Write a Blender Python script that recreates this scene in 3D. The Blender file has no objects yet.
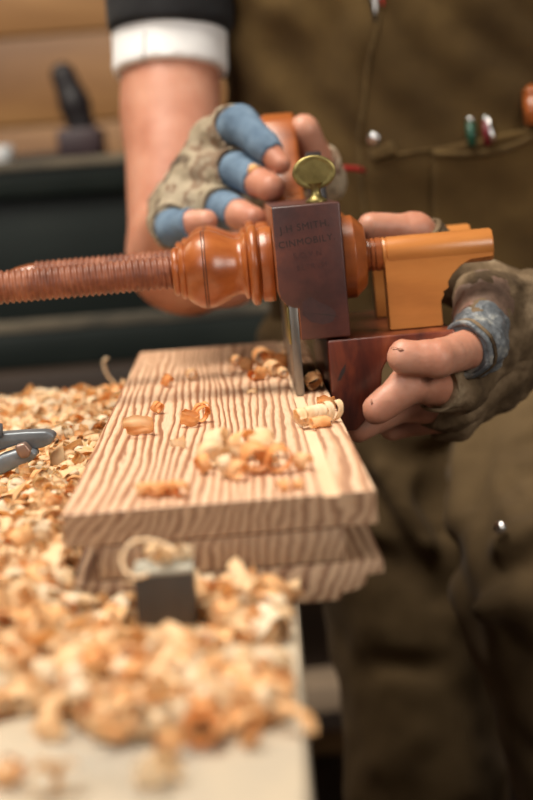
import bpy, bmesh, math, random
import numpy as np
from mathutils import Vector, Matrix
from mathutils.bvhtree import BVHTree

C = bpy.context.scene.collection
rnd = random.Random(11)
PI = math.pi

# ------------------------------------------------------------------ camera
FPX = 1889.0
PITCH = math.radians(6.84)
ROLL = math.radians(4.5)
CAM = np.array([0.0, 0.0, 1.026])
_F = np.array([0, math.cos(PITCH), -math.sin(PITCH)])
_R0 = np.array([1.0, 0, 0]); _U0 = np.array([0, math.sin(PITCH), math.cos(PITCH)])
_R = _R0*math.cos(ROLL) - _U0*math.sin(ROLL)
_U = _R0*math.sin(ROLL) + _U0*math.cos(ROLL)

def ray(px, py): return _F + _R*(px-266.5)/FPX + _U*(400-py)/FPX
def P(px, py, D): return CAM + D*ray(px, py)
def G(px, py, z):
    d = ray(px, py); return CAM + d*((z-CAM[2])/d[2])

cd = bpy.data.cameras.new('camera'); cam = bpy.data.objects.new('camera', cd); C.objects.link(cam)
cam.matrix_world = Matrix(((_R[0], _U[0], -_F[0], CAM[0]), (_R[1], _U[1], -_F[1], CAM[1]), (_R[2], _U[2], -_F[2], CAM[2]), (0, 0, 0, 1)))
cd.sensor_fit = 'VERTICAL'; cd.sensor_height = 36; cd.sensor_width = 24
cd.lens = 36*FPX/800
cd.dof.use_dof = True; cd.dof.focus_distance = 1.035; cd.dof.aperture_fstop = 6.2; cd.dof.aperture_blades = 9
cd.clip_start = 0.02
bpy.context.scene.camera = cam

# ------------------------------------------------------------------ materials
def new_mat(name):
    m = bpy.data.materials.new(name); m.use_nodes = True
    nt = m.node_tree; b = nt.nodes['Principled BSDF']
    return m, nt, b
def N(nt, t, **kw):
    n = nt.nodes.new(t)
    for k, v in kw.items():
        if k in n.inputs: n.inputs[k].default_value = v
        else: setattr(n, k, v)
    return n
def L(nt, a, b): nt.links.new(a, b)
def ramp(nt, fac, stops, interp='LINEAR'):
    r = nt.nodes.new('ShaderNodeValToRGB'); r.color_ramp.interpolation = interp
    el = r.color_ramp.elements
    el[0].position, el[0].color = stops[0][0], (*stops[0][1], 1)
    el[1].position, el[1].color = stops[-1][0], (*stops[-1][1], 1)
    for p, c in stops[1:-1]:
        e = el.new(p); e.color = (*c, 1)
    L(nt, fac, r.inputs[0]); return r.outputs[0]
def coords(nt, scale=(1, 1, 1), rot=(0, 0, 0)):
    tc = nt.nodes.new('ShaderNodeTexCoord'); mp = nt.nodes.new('ShaderNodeMapping')
    mp.inputs['Scale'].default_value = scale; mp.inputs['Rotation'].default_value = rot
    L(nt, tc.outputs['Object'], mp.inputs[0]); return mp.outputs[0]
def bump(nt, b, h, strength=.3, dist=.001):
    n = nt.nodes.new('ShaderNodeBump'); n.inputs['Strength'].default_value = strength; n.inputs['Distance'].default_value = dist
    L(nt, h, n.inputs['Height']); L(nt, n.outputs[0], b.inputs['Normal']); return n

def mottled(name, stops, scale=40, rough=.6, stretch=(1, 1, 1), detail=5, bs=.2, bd=.0005, bscale=300, metallic=0, coat=0, sss=0, spec=.5, distort=0):
    m, nt, b = new_mat(name)
    v = coords(nt, stretch)
    n = N(nt, 'ShaderNodeTexNoise', Scale=scale, Detail=detail, Roughness=.6, Distortion=distort); L(nt, v, n.inputs['Vector'])
    L(nt, ramp(nt, n.outputs[0], stops), b.inputs['Base Color'])
    b.inputs['Roughness'].default_value = rough; b.inputs['Metallic'].default_value = metallic
    b.inputs['Coat Weight'].default_value = coat; b.inputs['Specular IOR Level'].default_value = spec
    if coat: b.inputs['Coat Roughness'].default_value = .25
    if sss:
        b.inputs['Subsurface Weight'].default_value = sss; b.inputs['Subsurface Radius'].default_value = (1, .35, .2); b.inputs['Subsurface Scale'].default_value = .004
    if bs:
        n2 = N(nt, 'ShaderNodeTexNoise', Scale=bscale, Detail=3); L(nt, v, n2.inputs['Vector']); bump(nt, b, n2.outputs[0], bs, bd)
    return m

def grain_wood(name, light, dark, mid, freq=200.0, tilt=.45, seed=0.0, rough=.55):
    """straight grained softwood, a solid texture: stripes along y, slanting in the end grain"""
    m, nt, b = new_mat(name)
    tc = nt.nodes.new('ShaderNodeTexCoord'); sx = nt.nodes.new('ShaderNodeSeparateXYZ'); L(nt, tc.outputs['Object'], sx.inputs[0])
    mp = nt.nodes.new('ShaderNodeMapping'); mp.inputs['Scale'].default_value = (1, .07, 1); mp.inputs['Location'].default_value = (seed, seed, 0); L(nt, tc.outputs['Object'], mp.inputs[0])
    w = N(nt, 'ShaderNodeTexNoise', Scale=17, Detail=1); L(nt, mp.outputs[0], w.inputs['Vector'])
    w2 = N(nt, 'ShaderNodeTexNoise', Scale=75, Detail=4); L(nt, mp.outputs[0], w2.inputs['Vector'])
    def M(op, a, bb, c=None):
        n = nt.nodes.new('ShaderNodeMath'); n.operation = op
        for i, q in enumerate((a, bb, c)):
            if q is None: continue
            if isinstance(q, (int, float)): n.inputs[i].default_value = q
            else: L(nt, q, n.inputs[i])
        return n.outputs[0]
    s = M('ADD', sx.outputs[0], M('MULTIPLY', sx.outputs[2], -tilt))
    s = M('ADD', s, M('MULTIPLY', w.outputs[0], .036))
    s = M('ADD', s, M('MULTIPLY', w2.outputs[0], .0105))
    s = M('MULTIPLY', s, freq)
    f = M('FRACT', s, None)
    col = ramp(nt, f, [(0, light), (.34, light), (.56, mid), (.70, dark), (.92, dark), (1.0, light)])
    # broad change in tone across the board
    bn = N(nt, 'ShaderNodeTexNoise', Scale=14, Detail=1); L(nt, mp.outputs[0], bn.inputs['Vector'])
    mx = nt.nodes.new('ShaderNodeMix'); mx.data_type = 'RGBA'; mx.blend_type = 'MIX'
    L(nt, ramp(nt, bn.outputs[0], [(.4, (0, 0, 0)), (.75, (.35,)*3)]), mx.inputs[0]); L(nt, col, mx.inputs[6]); mx.inputs[7].default_value = (*light, 1)
    # fine pores
    mp2 = nt.nodes.new('ShaderNodeMapping'); mp2.inputs['Scale'].default_value = (1, .03, 1); L(nt, tc.outputs['Object'], mp2.inputs[0])
    fn = N(nt, 'ShaderNodeTexNoise', Scale=1600, Detail=2); L(nt, mp2.outputs[0], fn.inputs['Vector'])
    mm = nt.nodes.new('ShaderNodeMix'); mm.data_type = 'RGBA'; mm.blend_type = 'MULTIPLY'; mm.inputs[0].default_value = .5
    L(nt, mx.outputs[2], mm.inputs[6]); L(nt, ramp(nt, fn.outputs[0], [(.35, (.72, .66, .6)), (.55, (1, 1, 1))]), mm.inputs[7])
    L(nt, mm.outputs[2], b.inputs['Base Color']); b.inputs['Roughness'].default_value = rough
    bump(nt, b, f, .12, .0004)
    return m

def plank_wood(name, a, c, scale, stretch, rough=.7, bs=.3):
    return mottled(name, [(.3, a), (.7, c)], scale, rough, stretch, 6, bs, .001, 60, distort=.6)

def cloth(name, stops, scale=9, weave=900, bs=.35, rough=.9, sheen=.04):
    m = mottled(name, stops, scale, rough, (1, 1, 1), 6, bs, .0004, weave, spec=.2)
    m.node_tree.nodes['Principled BSDF'].inputs['Sheen Weight'].default_value = sheen
    return m

def shaving_mat(name, c1, c2, tr):
    m, nt, b = new_mat(name)
    v = coords(nt)
    oi = nt.nodes.new('ShaderNodeObjectInfo')
    n = N(nt, 'ShaderNodeTexNoise', Scale=70, Detail=3); L(nt, v, n.inputs['Vector'])
    ad = nt.nodes.new('ShaderNodeMath'); ad.operation = 'ADD'; L(nt, n.outputs[0], ad.inputs[0])
    sb = nt.nodes.new('ShaderNodeMath'); sb.operation = 'MULTIPLY_ADD'; L(nt, oi.outputs['Random'], sb.inputs[0]); sb.inputs[1].default_value = .3; sb.inputs[2].default_value = -.15
    L(nt, sb.outputs[0], ad.inputs[1])
    col = ramp(nt, ad.outputs[0], [(.3, c2), (.62, c1)])
    L(nt, col, b.inputs['Base Color']); b.inputs['Roughness'].default_value = .55
    t = nt.nodes.new('ShaderNodeBsdfTranslucent'); t.inputs[0].default_value = (*tr, 1)
    ms = nt.nodes.new('ShaderNodeMixShader'); ms.inputs[0].default_value = .38
    L(nt, b.outputs[0], ms.inputs[1]); L(nt, t.outputs[0], ms.inputs[2]); L(nt, ms.outputs[0], nt.nodes['Material Output'].inputs[0])
    return m

M = {}
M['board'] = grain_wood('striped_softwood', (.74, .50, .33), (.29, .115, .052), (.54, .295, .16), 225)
M['board_end_shaded'] = grain_wood('striped_softwood_end_grain_shaded', (.46, .30, .185), (.17, .075, .036), (.33, .19, .105), 215)  # end grain, darkened further: shade on the board's end painted into the colour
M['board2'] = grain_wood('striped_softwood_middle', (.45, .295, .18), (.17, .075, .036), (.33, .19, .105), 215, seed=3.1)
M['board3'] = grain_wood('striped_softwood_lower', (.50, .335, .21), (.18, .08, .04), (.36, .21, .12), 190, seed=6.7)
M['groove'] = mottled('fresh_cut', [(.3, (.74, .48, .29)), (.7, (.84, .60, .40))], 60, .6, (1, .1, 1))
M['bench'] = mottled('worn_bench_wood', [(.3, (.28, .27, .24)), (.45, (.43, .36, .27)), (.62, (.53, .43, .30)), (.8, (.55, .46, .34))], 11, .6, (1, .35, 1), 6, .25, .001, 80)
M['bench_side'] = plank_wood('bench_side_wood', (.16, .09, .045), (.32, .2, .11), 9, (.3, .3, 1))
M['box'] = mottled('boxwood', [(.25, (.15, .036, .008)), (.5, (.30, .078, .016)), (.75, (.43, .135, .030))], 34, .30, (.35, 1, 1), 5, .15, .0004, 180, coat=.35)
M['box_pale'] = mottled('boxwood_pale', [(.25, (.33, .11, .024)), (.5, (.50, .185, .042)), (.75, (.58, .24, .065))], 30, .34, (.25, 1, 1), 5, .15, .0004, 180, coat=.25)
M['thread'] = mottled('thread_wood', [(.25, (.09, .026, .014)), (.5, (.19, .058, .028)), (.8, (.38, .15, .08))], 60, .45, (1, 1, 1), 5, .3, .0006, 400, coat=.1)
M['thread_worn'] = mottled('thread_crest_wood', [(.2, (.5, .2, .1)), (.8, (.62, .3, .18))], 80, .45)
M['stock'] = mottled('dark_beech_end', [(.3, (.024, .008, .008)), (.45, (.050, .015, .013)), (.58, (.080, .023, .017)), (.75, (.18, .048, .026))], 26, .42, (1, 1, 1), 6, .25, .0005, 240, coat=.12)
M['stock_edge'] = mottled('stock_side_wood', [(.3, (.17, .05, .02)), (.7, (.34, .11, .04))], 40, .4, (1, .1, 1), 5, .2, .0004, 200, coat=.2)
M['rose'] = mottled('rosewood', [(.3, (.025, .005, .004)), (.45, (.08, .015, .008)), (.6, (.16, .032, .013)), (.8, (.32, .09, .035))], 45, .30, (1, .12, .28), 6, .2, .0005, 200, coat=.4, distort=1.2)
M['ink'] = mottled('stamp_black', [(.3, (.012, .006, .006)), (.7, (.03, .014, .012))], 90, .7)
M['stain'] = mottled('dark_stain', [(.3, (.020, .008, .009)), (.7, (.050, .016, .015))], 120, .5)
M['faint'] = mottled('faint_stamp', [(.3, (.030, .010, .010)), (.7, (.060, .018, .016))], 300, .5)
M['steel'] = mottled('worn_steel', [(.3, (.13, .12, .11)), (.7, (.32, .30, .27))], 70, .38, (1, 1, .3), 5, .2, .0003, 300, metallic=.85)
M['grey_metal'] = mottled('cast_grey_metal', [(.3, (.12, .135, .15)), (.7, (.24, .26, .28))], 50, .45, (1, 1, 1), 5, .25, .0005, 250, metallic=.6)
M['bolt'] = mottled('bronze_bolt', [(.3, (.20, .13, .10)), (.7, (.33, .22, .17))], 50, .4, metallic=.6)
M['brass'] = mottled('aged_brass', [(.25, (.18, .14, .05)), (.6, (.36, .29, .11)), (.8, (.48, .41, .18))], 60, .42, (1, 1, 1), 5, .15, .0003, 250, metallic=.9)
M['skin'] = mottled('skin', [(.28, (.38, .145, .085)), (.5, (.48, .215, .138)), (.75, (.55, .285, .195))], 26, .48, (1, 1, 1), 4, .3, .0005, 420, sss=.18)
M['scab'] = mottled('scab', [(.3, (.16, .045, .025)), (.7, (.36, .17, .10))], 300, .7)
M['nail'] = mottled('nail', [(.3, (.72, .46, .38)), (.7, (.80, .56, .47))], 80, .3)
M['glove'] = mottled('camouflage_glove', [(.30, (.05, .04, .03)), (.40, (.15, .11, .075)), (.44, (.29, .235, .16)), (.53, (.36, .30, .215)), (.57, (.20, .13, .085)), (.66, (.22, .17, .12)), (.70, (.34, .29, .21))], 34, .9, (1, 1, 1), 3, .6, .0008, 500, spec=.2)
M['glove_l'] = mottled('olive_glove', [(.28, (.045, .027, .014)), (.45, (.11, .072, .038)), (.6, (.21, .145, .085)), (.78, (.40, .31, .20))], 34, .85, (1, 1, 1), 4, .6, .0010, 420, spec=.25)
M['leather'] = mottled('brown_leather', [(.3, (.10, .06, .04)), (.55, (.19, .115, .08)), (.8, (.32, .13, .09))], 45, .6, (1, 1, 1), 5, .5, .0008, 350)
M['denim'] = mottled('blue_lining', [(.3, (.08, .125, .185)), (.6, (.14, .205, .28)), (.8, (.22, .29, .37))], 60, .9, (1, 1, 1), 4, .5, .0004, 1100, spec=.2)
M['tape'] = mottled('grey_tape', [(.3, (.05, .058, .066)), (.54, (.12, .13, .14)), (.64, (.28, .28, .26)), (.8, (.50, .47, .38))], 85, .5, (1, 1, 1), 6, .9, .0012, 260)
M['vest'] = cloth('brown_canvas', [(.25, (.036, .020, .0065)), (.5, (.078, .046, .0145)), (.75, (.13, .080, .026))], 7, 700)
M['trim'] = cloth('brown_seam', [(.3, (.06, .036, .012)), (.7, (.12, .075, .027))], 40, 700)
M['trouser'] = cloth('olive_canvas', [(.25, (.048, .029, .012)), (.5, (.105, .067, .030)), (.75, (.17, .112, .052))], 7, 700)
M['black_cloth'] = cloth('black_cloth', [(.3, (.008, .008, .009)), (.7, (.02, .02, .022))], 20)
M['white_cloth'] = cloth('white_cloth', [(.3, (.68, .68, .69)), (.7, (.80, .80, .80))], 20, 600, .25)
M['thread_black'] = mottled('black_stitch', [(.3, (.03, .03, .03)), (.7, (.06, .06, .06))], 50)
M['red'] = mottled('red_cord', [(.3, (.35, .012, .012)), (.7, (.50, .03, .03))], 90, .6)
M['silver'] = mottled('polished_metal', [(.3, (.6, .6, .6)), (.7, (.8, .8, .8))], 30, .15, metallic=1)
M['green_pl'] = mottled('green_plastic', [(.3, (.005, .05, .03)), (.7, (.01, .07, .04))], 30, .3)
M['red_pl'] = mottled('red_plastic', [(.3, (.12, .005, .012)), (.7, (.16, .01, .02))], 30, .3)
M['green_paint'] = mottled('dark_green_paint', [(.3, (.005, .0085, .0075)), (.55, (.009, .0135, .012)), (.8, (.018, .023, .019))], 12, .5, (.3, 1, 1), 5, .2, .001, 60, spec=.25)
M['worn_edge'] = mottled('worn_paint_edge', [(.35, (.05, .045, .034)), (.5, (.13, .105, .072)), (.7, (.22, .18, .12))], 16, .7, (.4, 1, 1.5))
M['dark_brown'] = mottled('dark_table_wood', [(.3, (.018, .010, .006)), (.7, (.045, .025, .014))], 10, .6, (.3, 1, 1))
M['dark_tool'] = mottled('blackened_wood', [(.3, (.006, .005, .006)), (.7, (.02, .014, .016))], 30, .45)
M['purple_dark'] = mottled('dark_tool_body', [(.3, (.03, .016, .02)), (.7, (.055, .032, .036))], 30, .5)
M['floor'] = plank_wood('floor_wood', (.035, .02, .012), (.09, .055, .035), 6, (1, .2, 1))
M['offcut'] = plank_wood('offcut_wood', (.20, .14, .09), (.34, .25, .17), 8, (.2, 1, 1))
M['shave'] = shaving_mat('pine_shaving', (.98, .76, .45), (.92, .52, .21), (.98, .60, .24))
M['shave_orange'] = shaving_mat('orange_shaving', (.96, .62, .28), (.86, .40, .12), (.98, .50, .16))
M['shave_cream'] = shaving_mat('cream_shaving', (.97, .86, .64), (.93, .70, .41), (.98, .72, .42))
M['shave_bed'] = mottled('shaving_bed', [(.3, (.45, .20, .07)), (.55, (.75, .45, .20)), (.75, (.90, .66, .40))], 120, .8, (1, 1, 1), 4, 1.0, .004, 130)
M['dog'] = mottled('dark_dog_wood', [(.3, (.035, .026, .018)), (.7, (.075, .055, .040))], 60, .55, (1, 1, .2))
M['dog_top'] = mottled('dog_top_worn', [(.3, (.30, .28, .22)), (.7, (.44, .41, .33))], 90, .85)

# wall planks: boards with dark joints and knots
m, nt, b = new_mat('honey_plank_wall')
tc = nt.nodes.new('ShaderNodeTexCoord'); mp = nt.nodes.new('ShaderNodeMapping'); mp.inputs['Scale'].default_value = (.22, 1, 1); L(nt, tc.outputs['Object'], mp.inputs[0])
n1 = N(nt, 'ShaderNodeTexNoise', Scale=9, Detail=5, Distortion=.8); L(nt, mp.outputs[0], n1.inputs['Vector'])
L(nt, ramp(nt, n1.outputs[0], [(.3, (.15, .065, .022)), (.5, (.28, .135, .045)), (.7, (.40, .21, .075))]), b.inputs['Base Color'])
b.inputs['Roughness'].default_value = .5
M['wall'] = m

# ------------------------------------------------------------------ object helpers
WORLD = set()
def link(name, me, mat, parent=None, loc=(0, 0, 0), rotz=0, smooth=True):
    mats = mat if isinstance(mat, (list, tuple)) else [mat]
    for q in mats: me.materials.append(M[q])
    if smooth:
        me.polygons.foreach_set('use_smooth', [True]*len(me.polygons))
    o = bpy.data.objects.new(name, me); C.objects.link(o)
    o.location = loc; o.rotation_euler = (0, 0, rotz)
    if parent:
        o.parent = parent
        if parent.name in WORLD: o.location = tuple(-np.array(parent.location))
    return o
def mesh(verts, faces):
    me = bpy.data.meshes.new('m'); me.from_pydata([tuple(map(float, v)) for v in verts], [], [tuple(map(int, f)) for f in faces]); me.update(); return me
def tag(o, label=None, cat=None, group=None, kind=None):
    if label: o['label'] = label
    if cat: o['category'] = cat
    if group: o['group'] = group
    if kind: o['kind'] = kind
    return o
def empty(name, loc, label, cat, group=None, rotz=0):
    o = bpy.data.objects.new(name, None); C.objects.link(o); o.location = loc; o.rotation_euler = (0, 0, rotz); o.empty_display_size = .02
    return tag(o, label, cat, group)
def bm2me(bm):
    bmesh.ops.recalc_face_normals(bm, faces=bm.faces)
    me = bpy.data.meshes.new('m'); bm.to_mesh(me); bm.free(); return me
def bevel(bm, w, seg=2, ang=.5):
    es = [e for e in bm.edges if len(e.link_faces) == 2 and e.calc_face_angle(0) > ang]
    bmesh.ops.bevel(bm, geom=es, offset=w, segments=seg, profile=.5, affect='EDGES', clamp_overlap=True)
def sharp(me, a=.6):
    me.set_sharp_from_angle(angle=a); return me
def box(x0, x1, y0, y1, z0, z1, bw=.001, seg=2):
    bm = bmesh.new(); r = bmesh.ops.create_cube(bm, size=1)
    for v in bm.verts:
        v.co = Vector(((x0+x1)/2+v.co.x*(x1-x0), (y0+y1)/2+v.co.y*(y1-y0), (z0+z1)/2+v.co.z*(z1-z0)))
    if bw: bevel(bm, bw, seg)
    return sharp(bm2me(bm))
def prism(poly, axis, a0, a1, bw=.0005, seg=2, step=1):
    """closed polygon (two coordinates) swept along axis 'x','y' or 'z' from a0 to a1"""
    bm = bmesh.new()
    def pt(u, v, t): return (t, u, v) if axis == 'x' else ((u, t, v) if axis == 'y' else (u, v, t))
    rings = []
    for i in range(step+1):
        t = a0+(a1-a0)*i/step
        rings.append([bm.verts.new(pt(u, v, t)) for u, v in poly])
    n = len(poly)
    for a, b_ in zip(rings, rings[1:]):
        for i in range(n): bm.faces.new((a[i], a[(i+1) % n], b_[(i+1) % n], b_[i]))
    bm.faces.new(rings[0]); bm.faces.new(rings[-1])
    bmesh.ops.recalc_face_normals(bm, faces=bm.faces)
    if bw: bevel(bm, bw, seg, .35)
    return sharp(bm2me(bm))
def lathe_x(prof, cy, cz, seg=48):
    """profile of (x, r) turned about an axis along x"""
    vs = []; fs = []
    for x, r in prof:
        for k in range(seg):
            a = 2*PI*k/seg; vs.append((x, cy+r*math.cos(a), cz+r*math.sin(a)))
    for i in range(len(prof)-1):
        for k in range(seg):
            fs.append((i*seg+k, i*seg+(k+1) % seg, (i+1)*seg+(k+1) % seg, (i+1)*seg+k))
    fs.append(tuple(range(seg))); fs.append(tuple(range((len(prof)-1)*seg, len(prof)*seg))[::-1])
    me = mesh(vs, fs); bm = bmesh.new(); bm.from_mesh(me); return sharp(bm2me(bm), .9)
def lathe_z(prof, cx, cy, seg=32):
    me = lathe_x(prof, 0, 0, seg)
    for v in me.vertices: v.co = Vector((cx+v.co.y, cy+v.co.z, v.co.x))
    me.flip_normals(); return me
def tube(pts, radii, seg=10):
    pts = [Vector(p) for p in pts]; vs = []; fs = []
    up = Vector((.13, .2, 1)).normalized()
    for i, p in enumerate(pts):
        t = (pts[min(i+1, len(pts)-1)]-pts[max(i-1, 0)]).normalized()
        s = t.cross(up)
        if s.length < .1: s = t.cross(Vector((1, 0, 0)))
        s.normalize(); u = s.cross(t)
        r = radii[i] if isinstance(radii, (list, tuple)) else radii
        for k in range(seg):
            a = 2*PI*k/seg; vs.append(p+(s*math.cos(a)+u*math.sin(a))*r)
    n = len(pts)
    for i in range(n-1):
        for k in range(seg): fs.append((i*seg+k, i*seg+(k+1) % seg, (i+1)*seg+(k+1) % seg, (i+1)*seg+k))
    fs.append(tuple(range(seg))); fs.append(tuple(range((n-1)*seg, n*seg))[::-1])
    me = mesh(vs, fs); bm = bmesh.new(); bm.from_mesh(me); return bm2me(bm)

# ------------------------------------------------------------------ implicit surfaces (for hands, arms, cloth)
def vnoise(p, s, seed=0):
    """smooth value noise in -1..1"""
    q = p*s+seed*17.3; i = np.floor(q).astype(np.int64); f = q-i; f = f*f*(3-2*f)
    def h(ix, iy, iz):
        n = (ix*374761393+iy*668265263+iz*2147483647+seed*144665) & 0xffffffff
        n = ((n ^ (n >> 13))*1274126177) & 0xffffffff
        return ((n ^ (n >> 16)) & 0xffff)/32767.5-1
    r = 0
    for dx in (0, 1):
        wx = f[:, 0] if dx else 1-f[:, 0]
        for dy in (0, 1):
            wy = f[:, 1] if dy else 1-f[:, 1]
            for dz in (0, 1):
                wz = f[:, 2] if dz else 1-f[:, 2]
                r = r+wx*wy*wz*h(i[:, 0]+dx, i[:, 1]+dy, i[:, 2]+dz)
    return r
def cone(p, a, b_, r1, r2):
    a = np.asarray(a, float); b_ = np.asarray(b_, float); ba = b_-a
    t = np.clip(((p-a)@ba)/max(ba@ba, 1e-12), 0, 1)
    return np.linalg.norm(p-a-t[:, None]*ba, axis=1)-(r1+(r2-r1)*t)
def ell(p, c, r, M3=None):
    q = p-np.asarray(c)
    if M3 is not None: q = q@M3
    r = np.asarray(r); k = np.linalg.norm(q/r, axis=1); return (k-1)*min(r)
def smin(a, b_, k):
    h = np.clip(.5+.5*(b_-a)/k, 0, 1); return b_+(a-b_)*h-k*h*(1-h)
def smax(a, b_, k): return -smin(-a, -b_, k)
def chain(p, pts, k=.003, add=0.0):
    d = None
    for (a, ra), (b_, rb) in zip(pts, pts[1:]):
        c = cone(p, a, b_, ra+add, rb+add); d = c if d is None else smin(d, c, k)
    return d
def surfnet(fn, lo, hi, h):
    lo = np.array(lo, float); hi = np.array(hi, float); n = np.ceil((hi-lo)/h).astype(int)+1
    ax = [lo[i]+h*np.arange(n[i]) for i in range(3)]
    V = np.empty(n)
    yy, zz = np.meshgrid(ax[1], ax[2], indexing='ij')
    step = max(1, 250000//(n[1]*n[2]))
    for i in range(0, n[0], step):
        xs = ax[0][i:i+step]
        pts = np.empty((len(xs), n[1], n[2], 3)); pts[..., 0] = xs[:, None, None]; pts[..., 1] = yy; pts[..., 2] = zz
        V[i:i+step] = fn(pts.reshape(-1, 3)).reshape(len(xs), n[1], n[2])
    V[0] = V[-1] = 1; V[:, 0] = V[:, -1] = 1; V[:, :, 0] = V[:, :, -1] = 1
    S = V < 0
    cs = [(i, j, k) for i in (0, 1) for j in (0, 1) for k in (0, 1)]
    sl = lambda A, c: A[c[0]:n[0]-1+c[0], c[1]:n[1]-1+c[1], c[2]:n[2]-1+c[2]]
    cnt = sum(sl(S, c).astype(int) for c in cs)
    act = (cnt > 0) & (cnt < 8); idx = np.argwhere(act)
    pos = np.zeros((len(idx), 3)); num = np.zeros(len(idx))
    for c in cs:
        for a in range(3):
            if c[a]: continue
            d = list(c); d[a] = 1
            v0 = V[idx[:, 0]+c[0], idx[:, 1]+c[1], idx[:, 2]+c[2]]; v1 = V[idx[:, 0]+d[0], idx[:, 1]+d[1], idx[:, 2]+d[2]]
            mk = (v0 < 0) != (v1 < 0)
            t = np.where(mk, v0/np.where(mk, v0-v1, 1), 0)
            q = np.tile(np.array(c, float), (len(idx), 1)); q[:, a] += t
            pos[mk] += q[mk]; num[mk] += 1
    pos = lo+h*(idx+pos/num[:, None])
    ids = -np.ones(act.shape, int); ids[act] = np.arange(len(idx))
    faces = []
    for a in range(3):
        b_, c_ = (a+1) % 3, (a+2) % 3
        s0 = [slice(0, None)]*3; s1 = [slice(0, None)]*3; s0[a] = slice(0, -1); s1[a] = slice(1, None)
        A = S[tuple(s0)]; B = S[tuple(s1)]
        for fl in (False, True):
            e = np.argwhere((A & ~B) if not fl else (~A & B))
            e = e[(e[:, b_] > 0) & (e[:, c_] > 0) & (e[:, b_] < n[b_]-1) & (e[:, c_] < n[c_]-1)]
            def g(db, dc):
                q = e.copy(); q[:, b_] -= db; q[:, c_] -= dc; return ids[q[:, 0], q[:, 1], q[:, 2]]
            f = np.stack([g(0, 0), g(1, 0), g(1, 1), g(0, 1)], 1)
            faces.append(f if not fl else f[:, ::-1])
    return pos, np.concatenate(faces)
def organic(name, fn, lo, hi, h, mat, parent, relax=1):
    v, f = surfnet(fn, lo, hi, h)
    me = mesh(v, f); bm = bmesh.new(); bm.from_mesh(me)
    for _ in range(relax): bmesh.ops.smooth_vert(bm, verts=bm.verts, factor=.5, use_axis_x=True, use_axis_y=True, use_axis_z=True)
    return link(name, bm2me(bm), mat, parent)
def bounds(pts, pad):
    a = np.array([p for p, r in pts]); r = max(r for p, r in pts)
    return a.min(0)-r-pad, a.max(0)+r+pad

# ------------------------------------------------------------------ setting
floor = link('floor', box(-3, 3, -.6, 4.2, -.05, 0, 0), 'floor', smooth=False); tag(floor, kind='structure')
wv = bmesh.new()
for i in range(14):          # individual planks of the wall, one surface
    z0 = .1+i*.148
    r = bmesh.ops.create_cube(wv, size=1)
    for v in r['verts']: v.co = Vector((v.co.x*6, 3.22+v.co.y*.04, z0+.072+v.co.z*.144))
bevel(wv, .004, 2)
r = bmesh.ops.create_cube(wv, size=1)
for v in r['verts']: v.co = Vector((v.co.x*6, 3.26+v.co.y*.03, 1.1+v.co.z*2.2))
wall = link('wall_back', sharp(bm2me(wv)), 'wall'); tag(wall, kind='structure')

# ------------------------------------------------------------------ workbench
def edge_x(y): return .0063+(y-.759)*.0122
bench = empty('workbench', (-.3, .9, 0), 'long wooden workbench with a pale worn top covered in shavings', 'workbench')
BY0, BY1 = .15, 1.545
def off(me, o):
    for v in me.vertices: v.co -= Vector(o)
    return me
bm = bmesh.new()
vs = [bm.verts.new((x, y, z)) for z in (.79, .85) for x, y in ((-.62, BY0), (edge_x(BY0), BY0), (edge_x(BY1), BY1), (-.62, BY1))]
for f in ((0, 1, 2, 3), (4, 5, 6, 7), (0, 1, 5, 4), (1, 2, 6, 5), (2, 3, 7, 6), (3, 0, 4, 7)): bm.faces.new([vs[i] for i in f])
bmesh.ops.recalc_face_normals(bm, faces=bm.faces); bevel(bm, .003, 2)
link('bench_top', off(sharp(bm2me(bm)), (-.3, .9, 0)), 'bench', bench)
link('apron', off(box(-.60, edge_x(BY0)-.03, BY0+.03, BY1-.04, .68, .789, .002), (-.3, .9, 0)), 'bench_side', bench)
for x in (-.56, -.09):
    for y in (.22, 1.42):
        link('leg', off(box(x, x+.07, y, y+.07, 0, .679, .003), (-.3, .9, 0)), 'bench_side', bench)

# ------------------------------------------------------------------ the stack of boards
YAW = .0126
def board(name, poly, y0, y1, mat, label, jag=None):
    root = bpy.data.objects.new
    me = prism(poly, 'y', 0, y1-y0, .0006, 2)
    o = link(name, me, mat, None, (0, 0, 0), YAW)
    return o
BX, BY = -.0865, .756      # near left corner of the top board
W1 = .1278
BT = .895
def brd(z_top, th, xl, xr, yoff, length, mat, label, poly=None, stepped=False):
    poly = poly or [(0, 0), (xr-xl, 0), (xr-xl, -th), (0, -th)]
    o = link('board', prism(poly, 'y', 0, length, .0006, 2), mat, None, (xl, BY+yoff, z_top), YAW)
    return tag(o, label, 'board', 'stack of striped boards')
g0, g1, gd = W1-.0212, W1-.0148, .0012
top_poly = [(0, 0), (g0, 0), (g0, -gd), (g1, -gd), (g1, 0), (W1, 0), (W1, -.014), (0, -.014)]
b1 = empty('board', (BX, BY, BT), 'top board of the stack, pale with bold brown stripes and a shallow groove', 'board', 'stack of striped boards', YAW)
pk_ = link('plank', prism(top_poly, 'y', 0, .712, .00035, 1), ['board', 'board_end_shaded'], b1)
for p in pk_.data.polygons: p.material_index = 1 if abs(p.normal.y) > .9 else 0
link('groove_floor', box(g0+.0002, g1-.0002, .0004, .70, -gd-.0001, -gd+.0001, 0), 'groove', b1)
b1.rotation_euler = (0, 0, YAW)
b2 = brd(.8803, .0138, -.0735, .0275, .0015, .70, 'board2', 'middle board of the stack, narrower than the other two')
w3 = .0425+.086
poly3 = [(0, 0), (w3, 0), (w3, -.0055), (w3-.007, -.006), (w3-.008, -.0095), (w3-.011, -.0115), (w3-.015, -.0125), (w3-.018, -.0128), (w3-.019, -.0155), (0, -.0155)]
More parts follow.
